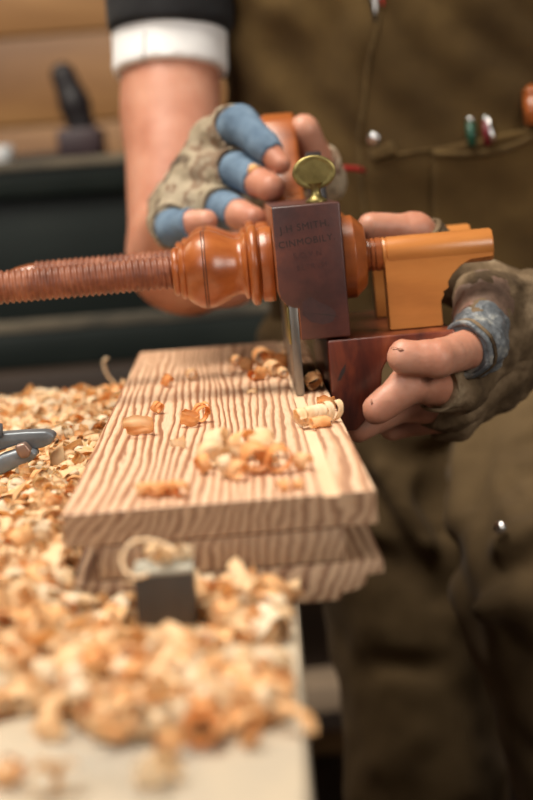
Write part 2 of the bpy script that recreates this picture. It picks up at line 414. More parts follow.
b3 = brd(.8658, .0155, -.086, .0425, .001, .705, 'board3', 'bottom board of the stack, with a stepped moulded edge', poly3)
BTH = .0155

# ------------------------------------------------------------------ plough plane
PO = (.0378, 1.105, .895)
plane = empty('plow_plane', PO, 'antique wooden plow plane with threaded arms and rosewood fence, held on the board', 'plane', None, YAW)
plane.rotation_euler = (0, math.radians(-.5), YAW)
mm = .001
# stock
sp = [(-25.7, 111), (14.8, 111), (14.8, 32), (-14.6, 32), (-14.6, 51), (-18, 51.5), (-22, 54), (-24.8, 58), (-25.7, 62)]
stock = link('stock', prism([(a*mm, b_*mm) for a, b_ in sp], 'y', 0, .222, .0012, 3), 'stock', plane)
me = stock.data; me.materials.append(M['stock_edge'])
for p in me.polygons:
    if p.normal.x < -.6: p.material_index = 1
# maker's stamp
def stamp(txt, size, x, z, rot, par, name='maker_stamp', depth=.00012):
    cu = bpy.data.curves.new('t', 'FONT'); cu.body = txt; cu.size = size; cu.extrude = depth; cu.align_x = 'CENTER'; cu.space_character = 1.12
    ob = bpy.data.objects.new('t', cu); C.objects.link(ob)
    dg = bpy.context.evaluated_depsgraph_get(); dg.update()
    me = bpy.data.meshes.new_from_object(ob.evaluated_get(dg)); bpy.data.objects.remove(ob)
    me.materials.clear()
    R_ = Matrix.Rotation(rot, 4, 'Y') @ Matrix.Rotation(PI/2, 4, 'X')
    me.transform(Matrix.Translation((x, -.00005, z)) @ R_)
    return link(name, me, 'ink', par, smooth=False)
stamp('J.H SMITH.', .0058, -.0068, .0965, math.radians(-4.5), stock)
stamp('CINMOBILY.', .0056, -.0062, .0880, math.radians(-4.5), stock)
stamp('S.O.V.N', .0046, -.0065, .0805, math.radians(-3), stock).data.materials[0] = M['faint']
stamp('ELTRVM', .0046, -.0045, .0735, math.radians(-3), stock).data.materials[0] = M['faint']
# dark crack on the toe
link('crack', prism([(-.0075, .0475), (.003, .0462), (.0085, .0440), (.0025, .0452)], 'y', -.0001, .0002, 0), 'ink', stock)
link('dark_stain', prism([(-.012, .0545), (-.007, .057), (-.001, .053), (.004, .0505), (.0075, .0465), (.005, .0415), (-.001, .0402), (-.008, .0425), (-.0125, .047)], 'y', -.00006, .0002, 0), 'stain', stock)
# skate
for ya, yb in ((.0006, .075), (.095, .184)):
    sk = link('skate', box(-.0200, -.0150, ya, yb, -.0005, .0555, .0005), 'steel', plane)
link('brass_strip', box(-.0212, -.0201, .002, .07, .030, .052, .0002), 'brass', sk)
io = link('iron', off(box(-.0190, -.0156, -.001, .004, 0, .120, .0004), (0, 0, 0)), 'steel', plane)
io.location = (0, .078, 0); io.rotation_euler = (math.radians(-33), 0, 0)
link('wedge', prism([(.112, .100), (.150, .100), (.172, .136), (.166, .143), (.150, .138), (.138, .122)], 'x', .004, .0145, .0015, 2), 'dark_tool', plane)
# depth stop with an oval thumb screw
dsx, dsy = .0032, .042
ds = link('depth_stop', lathe_z([(.1105, .0065), (.1122, .0066), (.1130, .0052), (.1148, .0034), (.1175, .0029), (.121, .0036), (.1225, .005)], dsx, dsy), 'brass', plane)
bm = bmesh.new(); bmesh.ops.create_uvsphere(bm, u_segments=40, v_segments=24, radius=1)
for v in bm.verts:
    x, y, z = v.co; r = math.sqrt(x*x+z*z)
    yy = .0026*math.copysign(abs(y)**.4, y)*(1 if r > .82 else .72)
    v.co = Vector((dsx+x*.0132, dsy+yy, .1290+z*.0103))
link('thumb_plate', bm2me(bm), 'brass', ds)
# arms
AZ = .0768
def thread(x0, x1, cy, R_=.0103, pitch=.0037, depth=.0014):
    sub = 8; seg = 40; n = int((x1-x0)/pitch*sub); vs = []; fs = []
    for i in range(n+1):
        x = x0+(x1-x0)*i/n
        for k in range(seg):
            ph = ((x/pitch)-k/seg) % 1.0
            t = min(1, max(0, (abs(ph-.5)*2-.10)/.75))
            r = R_-depth*t
            a = 2*PI*k/seg; vs.append((x, cy+r*math.cos(a), AZ+r*math.sin(a)))
    for i in range(n):
        for k in range(seg): fs.append((i*seg+k, (i+1)*seg+k, (i+1)*seg+(k+1) % seg, i*seg+(k+1) % seg))
    fs.append(tuple(range(seg))); fs.append(tuple(range(n*seg, (n+1)*seg))[::-1])
    me = mesh(vs, fs); bm = bmesh.new(); bm.from_mesh(me); return bm2me(bm)
nut = [(-87, 10.4), (-87, 13), (-85.6, 14.6), (-84, 14.6), (-83, 13.9), (-82, 16.2), (-80, 17), (-79, 16.4), (-77.5, 18.2), (-75, 20.4), (-71.5, 22.5), (-68.4, 23.5), (-68, 22.9), (-67.6, 23.6), (-66.9, 23.7), (-66.5, 23.0), (-66.1, 23.6), (-63, 23.4), (-59, 22.0), (-55, 20.0), (-51, 18.0), (-48, 16.9), (-45.6, 16.8), (-44.2, 17.6), (-43.6, 19.6), (-42.2, 20.3), (-41.2, 19.4), (-40.8, 20.8), (-40, 23.2), (-38.6, 24.4), (-36.6, 24.4), (-35.2, 23.4), (-34.8, 21.2), (-34, 20.8), (-33.4, 22.3), (-30, 22.9), (-27, 22.6), (-26, 21.8), (-26, 10.4)]
washer = [(15.1, 11), (15.1, 24.2), (15.8, 25), (22.2, 25), (22.8, 24.7), (28.4, 19.4), (29.0, 18.6), (29.6, 17), (29.6, 10.5)]
for cy, tx0, full in ((.036, -.212, True), (.138, -.180, False)):
    arm = link('arm', thread(tx0, -.0865, cy), 'thread', plane)
    link('arm_tip', lathe_x([(tx0-.022, .0015), (tx0-.020, .004), (tx0-.012, .0072), (tx0-.003, .0088), (tx0+.001, .0088)], cy, AZ, 32), 'box', arm)
    nt_ = link('nut', lathe_x([(a*mm, r*mm) for a, r in nut], cy, AZ, 64), 'box', plane)
    link('groove_line', lathe_x([(-.0684, .0226), (-.0682, .02335), (-.0678, .02335), (-.0676, .0226)], cy, AZ, 64), 'ink', nt_)
    link('groove_line', lathe_x([(-.0669, .0226), (-.0667, .0234), (-.0663, .0234), (-.0661, .0226)], cy, AZ, 64), 'ink', nt_)
    link('washer', sharp(lathe_x([(a*mm, r*mm) for a, r in washer], cy, AZ, 64), .22), 'box', plane)
    # turned neck between washer and block
    neck = link('arm_neck', lathe_x([(-.0255, .0095), (.0296, .0095), (.0300, .0098), (.0318, .0098), (.0321, .0090), (.0326, .0090), (.0329, .0100), (.0346, .0100), (.0349, .0092), (.0354, .0092), (.0357, .0102), (.0392, .0100)], cy, AZ, 40), 'box', plane)
    # arm end: barrel over a slab
    L0, L1 = 39.2, 106.5
    y_h = .0090
    # section extruded: barrel as a lathe, slab as a prism with the curved cut-out
    blk = [(L0+1.2, 80), (L0+1.2, 31.0), (72.5, 31.0), (72.3, 46.0), (74.5, 49.5), (74.0, 51.5), (77.6, 53.5), (77.3, 57), (80.5, 61.5), (85.5, 66), (91.5, 69.2), (L1-.8, 70), (L1-.8, 80)]
    bm = bmesh.new()
    me1 = prism([(a*mm, b_*mm) for a, b_ in blk], 'y', cy-y_h, cy+y_h, .0004, 1)
    ring = [(L0, .0088), (L0+.6, .0098), (L0+2, .0100), (L0+2.4, .0093), (L0+3, .0093), (L0+3.4, .0100), (L1-1.5, .0100), (L1-.3, .0093), (L1, .0080)]
    me2 = lathe_x([(a*mm, r) for a, r in ring], cy, AZ, 48)
    bm.from_mesh(me1); bm.from_mesh(me2)
    link('arm_block', sharp(bm2me(bm), .7), 'box_pale', plane)
# rosewood fence
fp = [(.8, 30.4), (76, 30.4), (76.5, 22), (62, 19.5), (45, 18), (36.5, 16.5), (34, 14.5), (31.5, 10), (30.5, 2), (29, -8), (22, -16), (14, -24), (.8, -24)]
fence = link('fence', prism([(a*mm, b_*mm) for a, b_ in fp], 'y', .0, .20, .0011, 3), 'rose', plane)
link('gouge', prism([(.0045, .0065), (.0075, .0125), (.0105, .0160), (.0098, .0120), (.0065, .0065)], 'y', -.0001, .0002, 0), 'ink', fence)
# tote (rear handle) with horn
tp = [(.150, .108), (.186, .111), (.205, .108), (.216, .112), (.214, .124), (.219, .138), (.230, .150), (.243, .158), (.247, .166), (.240, .172), (.226, .173), (.211, .168), (.199, .157), (.190, .142), (.180, .128), (.166, .118), (.152, .114)]
tp = [(a+.045, b_) for a, b_ in tp]
tote = prism(tp, 'x', -.0215, .0030, .006, 4)
link('tote', tote, 'box', plane)

# ------------------------------------------------------------------ person
person = empty('person', (.2, 1.7, 0), 'craftsperson in brown canvas vest and trousers with patched fingerless gloves, pushing the plane', 'person')
WORLD.add('person')
def pc(lst): return [(P(a, b_, c), r*mm) for a, b_, c, r in lst]
# right hand (left in the photo)
RH = dict(
    index=pc([(212, 143, 1.362, 14), (240, 124, 1.322, 11.6), (264, 146, 1.300, 9.2), (281, 164, 1.290, 7.0)]),
    middle=pc([(196, 172, 1.355, 14), (240, 171, 1.318, 11.5), (258, 182, 1.298, 10), (271, 188, 1.283, 9.6)]),
    ring=pc([(182, 200, 1.352, 13), (226, 210, 1.312, 11), (240, 215, 1.296, 10), (254, 220, 1.284, 9.2)]),
    pinky=pc([(170, 222, 1.350, 12), (174, 229, 1.312, 10.5), (190, 224, 1.298, 9.2), (206, 221, 1.290, 8.0)]),
)
Rthumb = pc([(262, 205, 1.40, 14), (322, 180, 1.392, 12.5), (315, 157, 1.368, 11.8), (304, 130, 1.350, 11.2)])
Rwrist = (P(186, 212, 1.435), .027)
Relbow = (P(178, 258, 1.545), .043)
Rsh = (P(160, -190, 1.66), .046)
def planecut(p, a, n): return (p-a)@n
def unit(v): return v/np.linalg.norm(v)
FLAT = 0
def palmR(p, add=0):
    d = None
    for f in RH.values():
        c = cone(p, Rwrist[0], f[0][0], .021+add, .0135+add); d = c if d is None else smin(d, c, .010)
    d = smin(d, cone(p, Rwrist[0], Rthumb[1][0], .019+add, .013+add), .012)
    return d
def fn_rhand(p):
    d = palmR(p)
    for f in RH.values(): d = smin(d, chain(p, f, .003), .0025)
    d = smin(d, chain(p, Rthumb, .004), .004)
    # creases and pads
    d = d+.00035*vnoise(p, 160, 3)+.00012*vnoise(p, 500, 5)
    return d
def forearmR(p):
    d = cone(p, Relbow[0], Rwrist[0], .040, .0265)
    d = smin(d, cone(p, Relbow[0], Rsh[0], .0400, .0435), .012)
    d = smin(d, cone(p, P(196, 262, 1.525), P(228, 270, 1.49), .041, .030), .02)
    d = smin(d, ell(p, P(168, 120, 1.59), (.0405, .038, .07)), .006)
    # crease at the elbow fold
    d = smax(d, -cone(p, P(104, 187, 1.545), P(160, 192, 1.50), .0022, .0015), .006)
    return d+.0006*vnoise(p, 40, 2)
parts = []
lo, hi = bounds([x for f in RH.values() for x in f]+Rthumb+[Rwrist], .01)
parts.append(surfnet(fn_rhand, lo, hi, .0016))
parts.append(surfnet(forearmR, *(lambda b_: b_)(bounds([Relbow, Rsh, Rwrist, (P(228, 270, 1.49), .03)], .02)), .0042))
# left hand (right in the photo)
LH = dict(
    index=pc([(484, 300, 1.168, 14.5), (479, 346, 1.122, 12.2), (436, 359, 1.086, 10.9), (404, 357, 1.084, 9.7)]),
    middle=pc([(505, 335, 1.178, 14.5), (458, 388, 1.132, 12), (410, 384, 1.098, 11.2), (378, 409, 1.094, 9.3)]),
    ring=pc([(502, 362, 1.190, 14), (455, 408, 1.165, 11.5), (402, 404, 1.140, 10.5), (358, 428, 1.132, 8.6)]),
    pinky=pc([(495, 385, 1.205, 12.5), (455, 418, 1.195, 10), (420, 420, 1.180, 9.0), (392, 428, 1.175, 7.8)]),
)
Lthumb = pc([(507, 310, 1.228, 15), (456, 276, 1.222, 13), (416, 230, 1.212, 11), (371, 227, 1.200, 8.9)])
Lwrist = (P(556, 322, 1.235), .028)
Lelbow = (P(760, 330, 1.50), .044)
Lsh = (P(700, -160, 1.70), .055)
def palmL(p, add=0):
    d = None
    for f in LH.values():
        c = cone(p, Lwrist[0], f[0][0], .022+add, .0145+add); d = c if d is None else smin(d, c, .010)
    return smin(d, cone(p, Lwrist[0], Lthumb[1][0], .021+add, .0135+add), .012)
def fn_lhand(p):
    d = palmL(p)
    for f in LH.values(): d = smin(d, chain(p, f, .003), .0022)
    d = smin(d, chain(p, Lthumb, .004), .004)
    # finger joints bulge a little, soft creases
    a, b_ = LH['index'][2][0], LH['index'][3][0]
    d = d-.0010*np.exp(-((np.linalg.norm(p-LH['index'][3][0], axis=1)-.0)/.012)**2)
    d = d-.0008*np.exp(-(np.linalg.norm(p-Lthumb[3][0], axis=1)/.012)**2)
    for f, i, ts in ((LH['index'], 2, (.10, .19, .60, .70)), (LH['index'], 1, (.55, .68)), (LH['middle'], 2, (.02, .14, .55)), (Lthumb, 2, (.30, .42, .52))):
        a, b_ = f[i][0], f[i+1][0]; ln = np.linalg.norm(b_-a); pr = ((p-a)@(b_-a))/ln; rad = np.linalg.norm(p-a-np.outer(pr, (b_-a)/ln), axis=1)
        pr = pr+.0008*vnoise(p, 120, 5)
        for t in ts: d = d+np.where(rad < .016, .00038*np.exp(-((pr-t*ln)/.0011)**2), 0)
    return d+.0005*vnoise(p, 150, 7)+.00025*vnoise(p, 420, 9)
lo, hi = bounds([x for f in LH.values() for x in f]+Lthumb+[Lwrist], .01)
parts.append(surfnet(fn_lhand, lo, hi, .0016))
parts.append(surfnet(lambda p: smin(cone(p, Lelbow[0], Lwrist[0], .040, .0275), cone(p, Lelbow[0], Lsh[0], .043, .054), .02), *bounds([Lelbow, Lsh, Lwrist], .02), .006))
# hidden trunk joining the arms under the vest
TC = np.array([.175, 1.70, 0]); 
def trunk(p):
    d = cone(p, (.175, 1.72, .85), (.185, 1.72, 1.22), .09, .11)
    d = smin(d, cone(p, Rsh[0], Lsh[0], .06, .06), .05)
    d = smin(d, cone(p, (.19, 1.70, 1.25), (.19, 1.67, 1.50), .09, .055), .05)
    return d
parts.append(surfnet(trunk, (-.2, 1.5, .7), (.75, 1.95, 1.56), .014))
vs = []; fs = []; k = 0
for v, f in parts: vs.append(v); fs.append(f+k); k += len(v)
me = mesh(np.concatenate(vs), np.concatenate(fs)); bm = bmesh.new(); bm.from_mesh(me)
bmesh.ops.smooth_vert(bm, verts=bm.verts, factor=.5, use_axis_x=True, use_axis_y=True, use_axis_z=True)
body = link('body', bm2me(bm), 'skin', person)

def rim(name, chain_pts, i, t, extra, mat, par, rr=.0012):
    """rolled edge of a glove opening around a finger"""
    a = chain_pts[i][0]; b_ = chain_pts[i+1][0]; r = chain_pts[i][1]*(1-t)+chain_pts[i+1][1]*t+extra
    c = a+(b_-a)*t; n = Vector(unit(b_-a)); s = n.orthogonal().normalized(); u = n.cross(s)
    pts = []
    for q in range(29):
        an = 2*PI*q/28; w = 1+.035*math.sin(3*an+i)+.02*math.sin(7*an)
        pts.append(Vector(c)+(s*math.cos(an)+u*math.sin(an))*r*w+n*.0012*math.sin(2*an+1))
    return link(name, tube(pts, rr, 8), mat, par)

# gloves
def glove_fn(palm, H, thumb, cuts, tcut, add, seed, wr, cuff):
    def fn(p):
        d = palm(p, add)
        for k_, f in H.items():
            i, t = cuts[k_]
            a = f[i][0]; b_ = f[i+1][0]; n = unit(b_-a); c = a+(b_-a)*t
            g = chain(p, f[:i+2], .004, add)
            g = smax(g, (p-c)@n, .0012)
            d = smin(d, g, .004)
        i, t = tcut
        a = thumb[i][0]; b_ = thumb[i+1][0]; n = unit(b_-a); c = a+(b_-a)*t
        d = smin(d, smax(chain(p, thumb[:i+2], .004, add+.0006), (p-c)@n, .0012), .006)
        w = vnoise(p, 70, seed)*.0014+np.abs(vnoise(p*np.array([1, 1, 1.6]), 110, seed+1))*-.0016+vnoise(p, 300, seed+2)*.0003
        return d+w*wr
    return fn
lo, hi = bounds([x for f in RH.values() for x in f]+Rthumb+[Rwrist], .012)
gr = organic('glove', glove_fn(palmR, RH, Rthumb, dict(index=(0, .80), middle=(0, .86), ring=(0, .86), pinky=(0, .55)), (1, .75), .0026, 21, 1.0, None), lo, hi, .0017, 'glove', person)
gr['label'] = 'camouflage patterned right glove'
lo, hi = bounds([x for f in LH.values() for x in f]+Lthumb+[Lwrist], .012)
gl = organic('glove', glove_fn(palmL, LH, Lthumb, dict(index=(0, .95), middle=(1, .42), ring=(1, .5), pinky=(1, .5)), (1, .86), .0028, 31, 1.25, None), lo, hi, .0017, 'glove_l', person)
gl['label'] = 'worn olive left glove'
for k_, i, t in (('index', 0, .80), ('middle', 0, .86), ('ring', 0, .86), ('pinky', 0, .55)): rim('rim', RH[k_], i, t, .0040, 'glove', gr, .0015)
rim('rim', Rthumb, 1, .75, .0036, 'glove', gr, .0018)
rim('rim', Lthumb, 1, .86, .0036, 'glove_l', gl, .0016); rim('rim', Lthumb, 1, .78, .0036, 'glove_l', gl, .0014)
rim('rim', LH['middle'], 1, .42, .0030, 'glove_l', gl, .0013)
# blue finger sleeves of the right glove
def sleeve(name, f, i0, t0, i1, t1, add, mat, par, nz=.0003, seed=1, h=.0012):
    a0, b0 = f[i0][0], f[i0+1][0]; n0 = unit(b0-a0); c0 = a0+(b0-a0)*t0
    a1, b1_ = f[i1][0], f[i1+1][0]; n1 = unit(b1_-a1); c1 = a1+(b1_-a1)*t1
    def fn(p):
        d = chain(p, f, .003, add)+nz*vnoise(p, 180, seed)+nz*.5*vnoise(p, 420, seed+1)
        return smax(smax(d, -((p-c0)@n0), .0008), (p-c1)@n1+.0008*vnoise(p, 260, seed+3), .0008)
    return organic(name, fn, *bounds(f[i0:i1+2], .006), h, mat, par, 1)
sleeve('finger_sleeve', RH['index'], 0, .60, 2, .50, .0016, 'denim', gr, seed=2)
sm = sleeve('finger_sleeve', RH['middle'], 0, .60, 2, .05, .0016, 'denim', gr, seed=3)
sleeve('finger_sleeve', RH['ring'], 0, .60, 1, .85, .0016, 'denim', gr, seed=4)
sleeve('finger_sleeve', RH['pinky'], 0, .3, 2, .12, .0016, 'denim', gr, seed=5)
# grey tape and leather on the left glove
lp = sleeve('leather_patch', LH['index'], 0, -.25, 0, .62, .0044, 'leather', gl, .0008, 12)
tp_ = sleeve('tape_wrap', LH['index'], 0, .55, 1, .30, .0044, 'tape', gl, .0013, 14)
tp_['label'] = 'shredded grey tape wrap'
rim('frayed_edge', LH['index'], 1, .30, .0040, 'tape', gl, .0019)
rim('frayed_edge', LH['index'], 1, .22, .0046, 'glove_l', gl, .0016)
# small orange shaving stuck on middle finger sleeve
orange_chip_bvh = bvh_sm = BVHTree.FromObject(sm, bpy.context.evaluated_depsgraph_get())
def hit(bvh, px, py):
    d = Vector(ray(px, py)).normalized(); return bvh.ray_cast(Vector(CAM), d)
def conform(bvh, rows, offs=.002, thick=.003):
    """patch laid on a surface; rows of pixel points become a thin solid with real thickness"""
    n = len(rows[0]); tp = []; bt = []
    for r_ in rows:
        for (a, b_) in r_:
            h = hit(bvh, a, b_)
            if h[0] is None: return None
            d = Vector(ray(a, b_)).normalized(); nn = h[1] if h[1].dot(d) < 0 else -h[1]
            tp.append(h[0]+nn*offs); bt.append(h[0]-nn*(thick-offs))
    k = len(rows); fs = []; o = len(tp)
    for i in range(k-1):
        for j in range(n-1):
            a = i*n+j; fs.append((a, a+1, a+n+1, a+n)); fs.append((o+a, o+a+n, o+a+n+1, o+a+1))
    for i in range(k-1):
        for j in (0, n-1): a = i*n+j; fs.append((a, a+n, o+a+n, o+a))
    for j in range(n-1):
        for i in (0, k-1): a = i*n+j; fs.append((a, a+1, o+a+1, o+a))
    me = mesh(tp+bt, fs); bm = bmesh.new(); bm.from_mesh(me); return bm2me(bm)
def lerp_rows(le, ri, nr, nc):
    def at(pl, t):
        s = t*(len(pl)-1); i = min(int(s), len(pl)-2); f = s-i
        return (pl[i][0]+(pl[i+1][0]-pl[i][0])*f, pl[i][1]+(pl[i+1][1]-pl[i][1])*f)
    out = []
    for i in range(nr):
        t = i/(nr-1); a = at(le, t); b_ = at(ri, t)
        out.append([(a[0]+(b_[0]-a[0])*j/(nc-1), a[1]+(b_[1]-a[1])*j/(nc-1)) for j in range(nc)])
    return out

bvh_body = BVHTree.FromObject(body, bpy.context.evaluated_depsgraph_get())
for cx_, cy_, w_, h_ in ((395, 348.5, 4.5, 1.3), (401, 350, 3.2, 1.8), (372, 402, 1.2, 3.0)):
    me = conform(bvh_body, [[(cx_-w_*.4, cy_-h_), (cx_+w_*.3, cy_-h_*.8)], [(cx_-w_, cy_), (cx_+w_, cy_+h_*.2)], [(cx_-w_*.3, cy_+h_), (cx_+w_*.5, cy_+h_*.7)]], .0003, .0008)
    if me: link('scab', me, 'scab', body)
chip = conform(bvh_sm, [[(247, 172), (249, 172.5), (251, 173)], [(250, 166), (253, 168), (257, 171)], [(254, 165), (257, 167), (259, 170)], [(260, 166), (260.5, 168), (261, 170)]], .0012, .0014)
if chip: link('stuck_chip', chip, 'shave_orange', sm)
# sleeve band and black shirt on the right upper arm
adir = unit(Rsh[0]-Relbow[0])
def around_arm(y0, y1, r0, r1, wob, h, name, mat, par, seed=0, shell=.004):
    c0 = P(170.5, y0, 1.590); c1 = P(169, y1, 1.597)
    n = unit(c1-c0)
    def fn(p):
        d = cone(p, c0-n*.02, c1+n*.02, r0, r1)+wob*vnoise(p, 28, seed)+wob*.3*vnoise(p, 70, seed+1)
        return smax(smax(d, (p-c1)@n, .002), -((p-c0)@n)+.0006*vnoise(p, 90, seed+4), .002)
    return organic(name, fn, np.minimum(c0, c1)-.07, np.maximum(c0, c1)+.07, h, mat, par, 1)
shirt = around_arm(32, -150, .0525, .062, .0025, .004, 'shirt_sleeve', 'black_cloth', person, 3)
band = around_arm(75, 18, .0482, .0490, .0008, .003, 'sleeve_band', 'white_cloth', person, 8)
bb = BVHTree.FromObject(band, bpy.context.evaluated_depsgraph_get())
for i in range(9):
    y = 32+i*4.8
    mp_ = conform(bb, [[(144.2-.2*i, y), (145.6-.2*i, y)], [(144.6-.2*i, y+3), (146-.2*i, y+3)]], .0006, .001)
    if mp_: link('stitch', mp_, 'thread_black', band)

# vest
def vest_fn(p):
    q = p-np.array([.176, 1.700, 0.0])
    ang = math.radians(-9); c, s = math.cos(ang), math.sin(ang)
    z = p[:, 2]; x = q[:, 0]*c+q[:, 1]*s; y = -q[:, 0]*s+q[:, 1]*c
    hw = .176+.035*np.clip((z-1.0)/.35, -.25, 1); hd = .125+.015*np.clip((z-.95)/.3, -1, 1)
    y = y+.035*np.clip((z-.95)/.3, -.5, 1.4)     # leaning forward
    k = (np.abs(x/hw)**2.4+np.abs(y/hd)**2.4)**(1/2.4)
    d = (k-1)*.12
    d = smax(d, .80-z, .006); d = smax(d, z-1.34, .05)
    pn = p*np.array([1, 1, .45])
    fold = .0045*vnoise(pn, 16, 40)+.0028*vnoise(p*np.array([.6, 1, 1]), 30, 41)+.0012*vnoise(p, 60, 42)
    # diagonal pulls from the right armpit to the buttons
    u = (p[:, 0]*.75+p[:, 2]*.66); fold += .0022*np.sin(u*150+2*vnoise(p, 12, 44))*np.clip((z-.98)/.1, 0, 1)
    return d+fold
vest = organic('vest', vest_fn, (-.12, 1.46, .76), (.50, 1.92, 1.40), .0055, 'vest', person, 2)
vb = BVHTree.FromObject(vest, bpy.context.evaluated_depsgraph_get())
def patch(name, le, ri, nr, nc, offs, thick, mat, par, bvh=None):
    me = conform(bvh or vb, lerp_rows(le, ri, nr, nc), offs, thick)
    return link(name, me, mat, par) if me else None
fl = patch('front_flap', [(388, -30), (381, 5), (373, 45), (366, 90), (361, 130), (361, 170), (366, 215), (372, 260), (378, 300)], [(600, -30), (600, 5), (600, 45), (600, 90), (600, 130), (600, 170), (600, 215), (600, 260), (600, 300)], 60, 40, .0042, .006, 'vest', vest)
patch('seam', [(387, -30), (380, 5), (372, 45), (365, 90), (360, 130), (360, 170), (365, 215), (371, 260)], [(391, -30), (384, 5), (376, 45), (369, 90), (364, 130), (364, 170), (369, 215), (375, 260)], 60, 3, .0052, .004, 'trim', vest)
patch('pocket', [(432, 150), (432, 200), (432, 260), (434, 330)], [(572, 118), (572, 190), (572, 260), (572, 330)], 30, 20, .0075, .009, 'vest', vest)
pk = [(432, 150), (450, 149), (470, 148), (490, 147), (508, 142), (530, 132), (552, 124), (572, 118)]
patch('pocket_hem', pk, [(a+.5, b_+6) for a, b_ in pk], 26, 3, .0100, .012, 'trim', vest)
patch('pocket_gusset', [(432, 148), (432, 156)], [(572, 117), (572, 126)], 3, 24, .0085, .010, 'vest', vest)
patch('yoke_seam', [(395, 153), (396, 156)], [(432, 148), (432, 151)], 3, 10, .0058, .006, 'trim', vest)
# snap button with a little tab
patch('tab', [(372, 148), (374, 160)], [(392, 141), (398, 152)], 5, 6, .0075, .006, 'trim', vest)
h = hit(vb, 376, 138)
bt_ = lathe_x([(-.0012, .0058), (.0016, .0058), (.003, .0045), (.0034, .002)], 0, 0, 20)
bt_.transform(Matrix.Translation(h[0]+h[1]*.0048) @ h[1].to_track_quat('X', 'Z').to_matrix().to_4x4())
link('snap_button', bt_, 'silver', vest)
# shirt seen in the neck opening: dark strip, white and red strands
patch('shirt_front', [(366, -25), (370, 0), (374, 22)], [(388, -25), (384, 0), (376, 22)], 8, 4, .0022, .003, 'black_cloth', vest)
patch('white_strap', [(373, -25), (374, 0), (375, 14)], [(379, -25), (378, 0), (376.5, 14)], 8, 3, .0034, .003, 'white_cloth', vest)
patch('red_cord', [(384, -20), (384, 6)], [(386, -20), (385.6, 6)], 6, 3, .0060, .003, 'red', vest)
rc = [P(330, 165, 1.46), P(340, 168, 1.47), P(350, 168.5, 1.485), P(358, 169, 1.50), P(364, 171, 1.535)]
link('red_cord', tube(rc, .0022, 8), 'red', vest)

# trousers
hipR, kneeR, ankR = P(408, 430, 1.70), P(428, 790, 1.66), np.array([.14, 1.80, .09])
hipL, kneeL, ankL = P(556, 400, 1.62), P(556, 590, 1.43), np.array([.335, 1.36, .09])
def trouser_base(p):
    d = cone(p, hipR, kneeR, .097, .066); d = smin(d, cone(p, kneeR, ankR, .066, .060), .03)
    e = cone(p, hipL, kneeL, .098, .080); e = smin(e, cone(p, kneeL, ankL, .078, .066), .02)
    d = smin(d, e, .018)
    d = smin(d, ell(p, (.18, 1.70, .86), (.175, .12, .11)), .04)
    return smax(d, p[:, 2]-.905, .01)
_v, _f = surfnet(trouser_base, (-.04, 1.22, .3), (.50, 1.95, .93), .012)
_tb = BVHTree.FromPolygons([tuple(q) for q in _v], [tuple(int(k) for k in q) for q in _f])
def on_cloth(pts, bvh):
    out = []
    for a, b_ in pts:
        h = bvh.ray_cast(Vector(CAM), Vector(ray(a, b_)).normalized())
        if h[0] is not None: out.append(np.array(h[0]))
    return out
folds = []       # (points, radius, blend, sign): hollows and ridges pulled in the cloth
for pts, r_, k_, sg in (
    ([(575, 460), (545, 464), (522, 470), (503, 482), (488, 500), (478, 525), (470, 560), (464, 598)], .0055, .007, -1),
    ([(560, 572), (533, 562), (508, 558), (490, 572), (474, 598)], .007, .012, -1),
    ([(428, 492), (440, 530), (450, 566), (458, 606), (470, 640)], .008, .020, -1),
    ([(462, 396), (448, 425), (436, 462), (430, 500)], .009, .018, -1),
    ([(372, 486), (392, 520), (414, 556), (440, 596)], .006, .018, -1),
    ([(330, 560), (370, 552), (410, 575)], .007, .016, -1),
    ([(330, 690), (380, 664), (430, 668)], .004, .018, -1),
    ([(520, 650), (500, 622), (488, 606)], .006, .012, -1),
    ([(560, 520), (530, 530), (500, 545)], .008, .014, 1),
    ([(470, 420), (462, 460), (456, 520)], .009, .016, 1),
    ([(382, 470), (404, 510), (428, 545)], .007, .014, 1),
    ([(500, 400), (486, 440), (470, 500)], .006, .012, -1),
    ([(560, 610), (520, 600), (484, 610)], .009, .016, 1)):
    q = on_cloth(pts, _tb)
    if len(q) > 1: folds.append((q, r_, k_, sg))
def trouser_fn(p):
    d = trouser_base(p)
    n = .006*vnoise(p*np.array([1, 1, .6]), 15, 60)+.004*vnoise(p*np.array([.8, 1, 1.3]), 32, 61)+.0016*vnoise(p, 70, 62)
    c = P(470, 430, 1.6); q = p-c; ang = np.arctan2(q[:, 2], q[:, 0]+.0001); rr = np.linalg.norm(q[:, [0, 2]], axis=1)
    n += .0040*np.sin(ang*9+vnoise(p, 9, 63)*1.6)*np.exp(-rr/.16)*np.clip(rr/.03, 0, 1)
    d = d+n
    for q, r_, k_, sg in folds:
        c = None
        for a, b_ in zip(q, q[1:]):
            e = cone(p, a, b_, r_, r_); c = e if c is None else np.minimum(c, e)
        d = smax(d, -c, k_) if sg < 0 else smin(d, c, k_)
    return smax(d, .085-p[:, 2], .003)
trousers = organic('trousers', trouser_fn, (-.04, 1.22, .07), (.50, 1.95, .93), .0052, 'trouser', person, 2)
tb = BVHTree.FromObject(trousers, bpy.context.evaluated_depsgraph_get())
h = hit(tb, 506, 532)
if h[0] is not None:
    bt_ = lathe_x([(-.0012, .0050), (.0016, .0050), (.003, .004), (.0034, .002)], 0, 0, 20)
    bt_.transform(Matrix.Translation(h[0]+h[1]*.0075) @ h[1].to_track_quat('X', 'Z').to_matrix().to_4x4())
    link('snap_button', bt_, 'silver', trousers)
